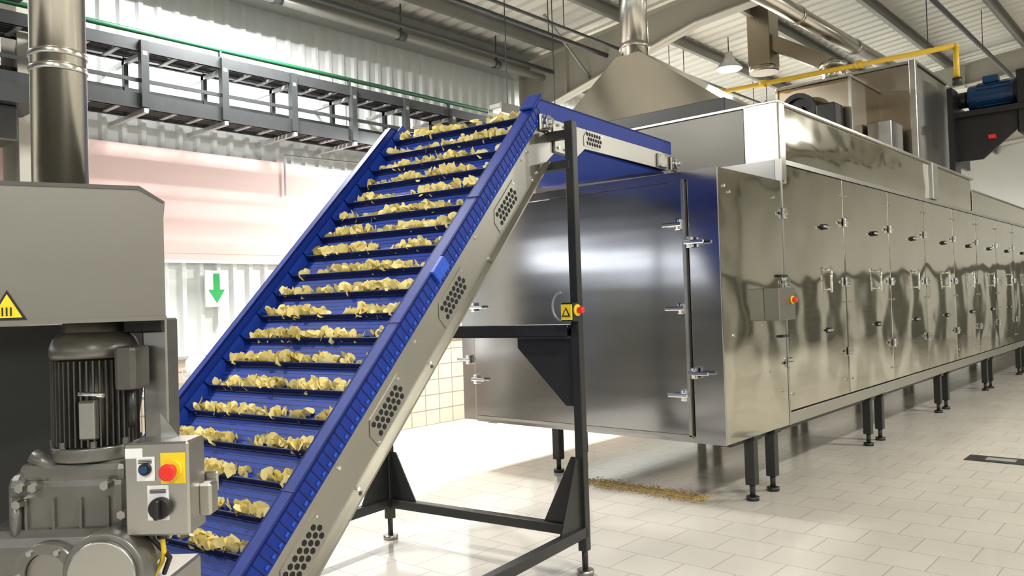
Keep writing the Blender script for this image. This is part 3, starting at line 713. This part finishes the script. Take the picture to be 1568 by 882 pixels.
p.bb(-1.86,-1.30,8.38,8.66,-.0,.006,M['dark'],.002).bb(-1.70,-1.46,8.46,8.58,.006,.008,M['galv'])
for i in range(6): p.bb(-1.83+i*.02,-1.82+i*.02,8.42,8.62,.006,.008,M['black'])
p.done()
t=empty('crumb_spill'); p=Part('crumbs',t); bm=bmesh.new()
for i in range(3600):
    x=random.uniform(-4.3,-3.1); y=5.76+random.gauss(0,.075)
    s=random.uniform(.004,.013); a=random.random()*6
    v=[bm.verts.new((x+s*math.cos(a+k*2.1),y+s*math.sin(a+k*2.1),.0015+(.004 if k==1 else 0))) for k in range(3)]; bm.faces.new(v)
p._add(bm,M['crumb']); p.done()

# ------------------------------------------------------------ lamps
def bay(x,y,z,power,size=.5):
    e=empty('pendant_lamp',(x,y,z)); p=Part('shade',e)
    p.lathe((0,0,0),[(.20,0),(.19,.03),(.10,.12),(.06,.2),(.055,.26)],M['galv'],24); p.done()
    p=Part('lens',e); p.cyl((0,0,-.012),(0,0,-.002),.17,M['glow'],24); p.done()
    p=Part('rod',e); p.cyl((0,0,.26),(0,0,roofz(x)-z-.02),.008,M['rack'],8); p.done()
    l=bpy.data.lights.new('bulb','AREA'); l.shape='DISK'; l.size=size; l.energy=power; l.color=(1,.98,.94)
    o=bpy.data.objects.new('bulb',l); o.parent=e; o.location=(0,0,-.03); scene.collection.objects.link(o)
for y,pw in ((1.0,150),(11.5,190),(17.5,230),(23,230)): bay(-5.55 if y>6.6 else -6.2,y,5.08,pw)
for y in (-4,2,10,17): bay(1.5,y,5.3,270)  # out-of-view pendants, added for light from the camera side
for y in (-3,5,12,19): bay(5.5,y,5.1,190)
def strip(x,y,z,L,power):  # made-up strip fixtures, added as fill along the left wall aisle
    e=empty('fluorescent_fixture',(x,y,z)); p=Part('body',e); p.bb(-.09,.09,-L/2,L/2,0,.06,M['purlin'],.01).bb(.09,.10,-L/2,L/2,-.05,.06,M['purlin']).bb(-.10,-.09,-L/2,L/2,-.05,.06,M['purlin']); p.done()
    p=Part('tubes',e); p.cyl((-.04,-L/2+.03,-.02),(-.04,L/2-.03,-.02),.015,M['tube'],10).cyl((.04,-L/2+.03,-.02),(.04,L/2-.03,-.02),.015,M['tube'],10); p.done()
    p=Part('hangers',e); 
    for yy in (-L/3,L/3): p.cyl((0,yy,.06),(0,yy,roofz(x)-z-.01),.006,M['rack'],6)
    p.done()
    l=bpy.data.lights.new('tube_light','AREA'); l.shape='RECTANGLE'; l.size=.18; l.size_y=L; l.energy=power; l.color=(1,.99,.97)
    o=bpy.data.objects.new('tube_light',l); o.parent=e; o.location=(0,0,-.06); scene.collection.objects.link(o)
for x,y,z,pw in ((-6.75,-1.5,4.95,160),(-6.6,4.2,4.95,300),(-5.95,7.2,3.05+.7,300),(-6.75,10.6,4.95,280),(-6.75,16,4.95,330),(-6.75,22,4.95,330)): strip(x,y,z,1.3,pw)  # third strip is hidden behind the conveyor, added to blow out the floor
w=bpy.data.worlds.new('world'); scene.world=w; w.use_nodes=True; w.node_tree.nodes['Background'].inputs[0].default_value=(.8,.85,.9,1); w.node_tree.nodes['Background'].inputs[1].default_value=.4
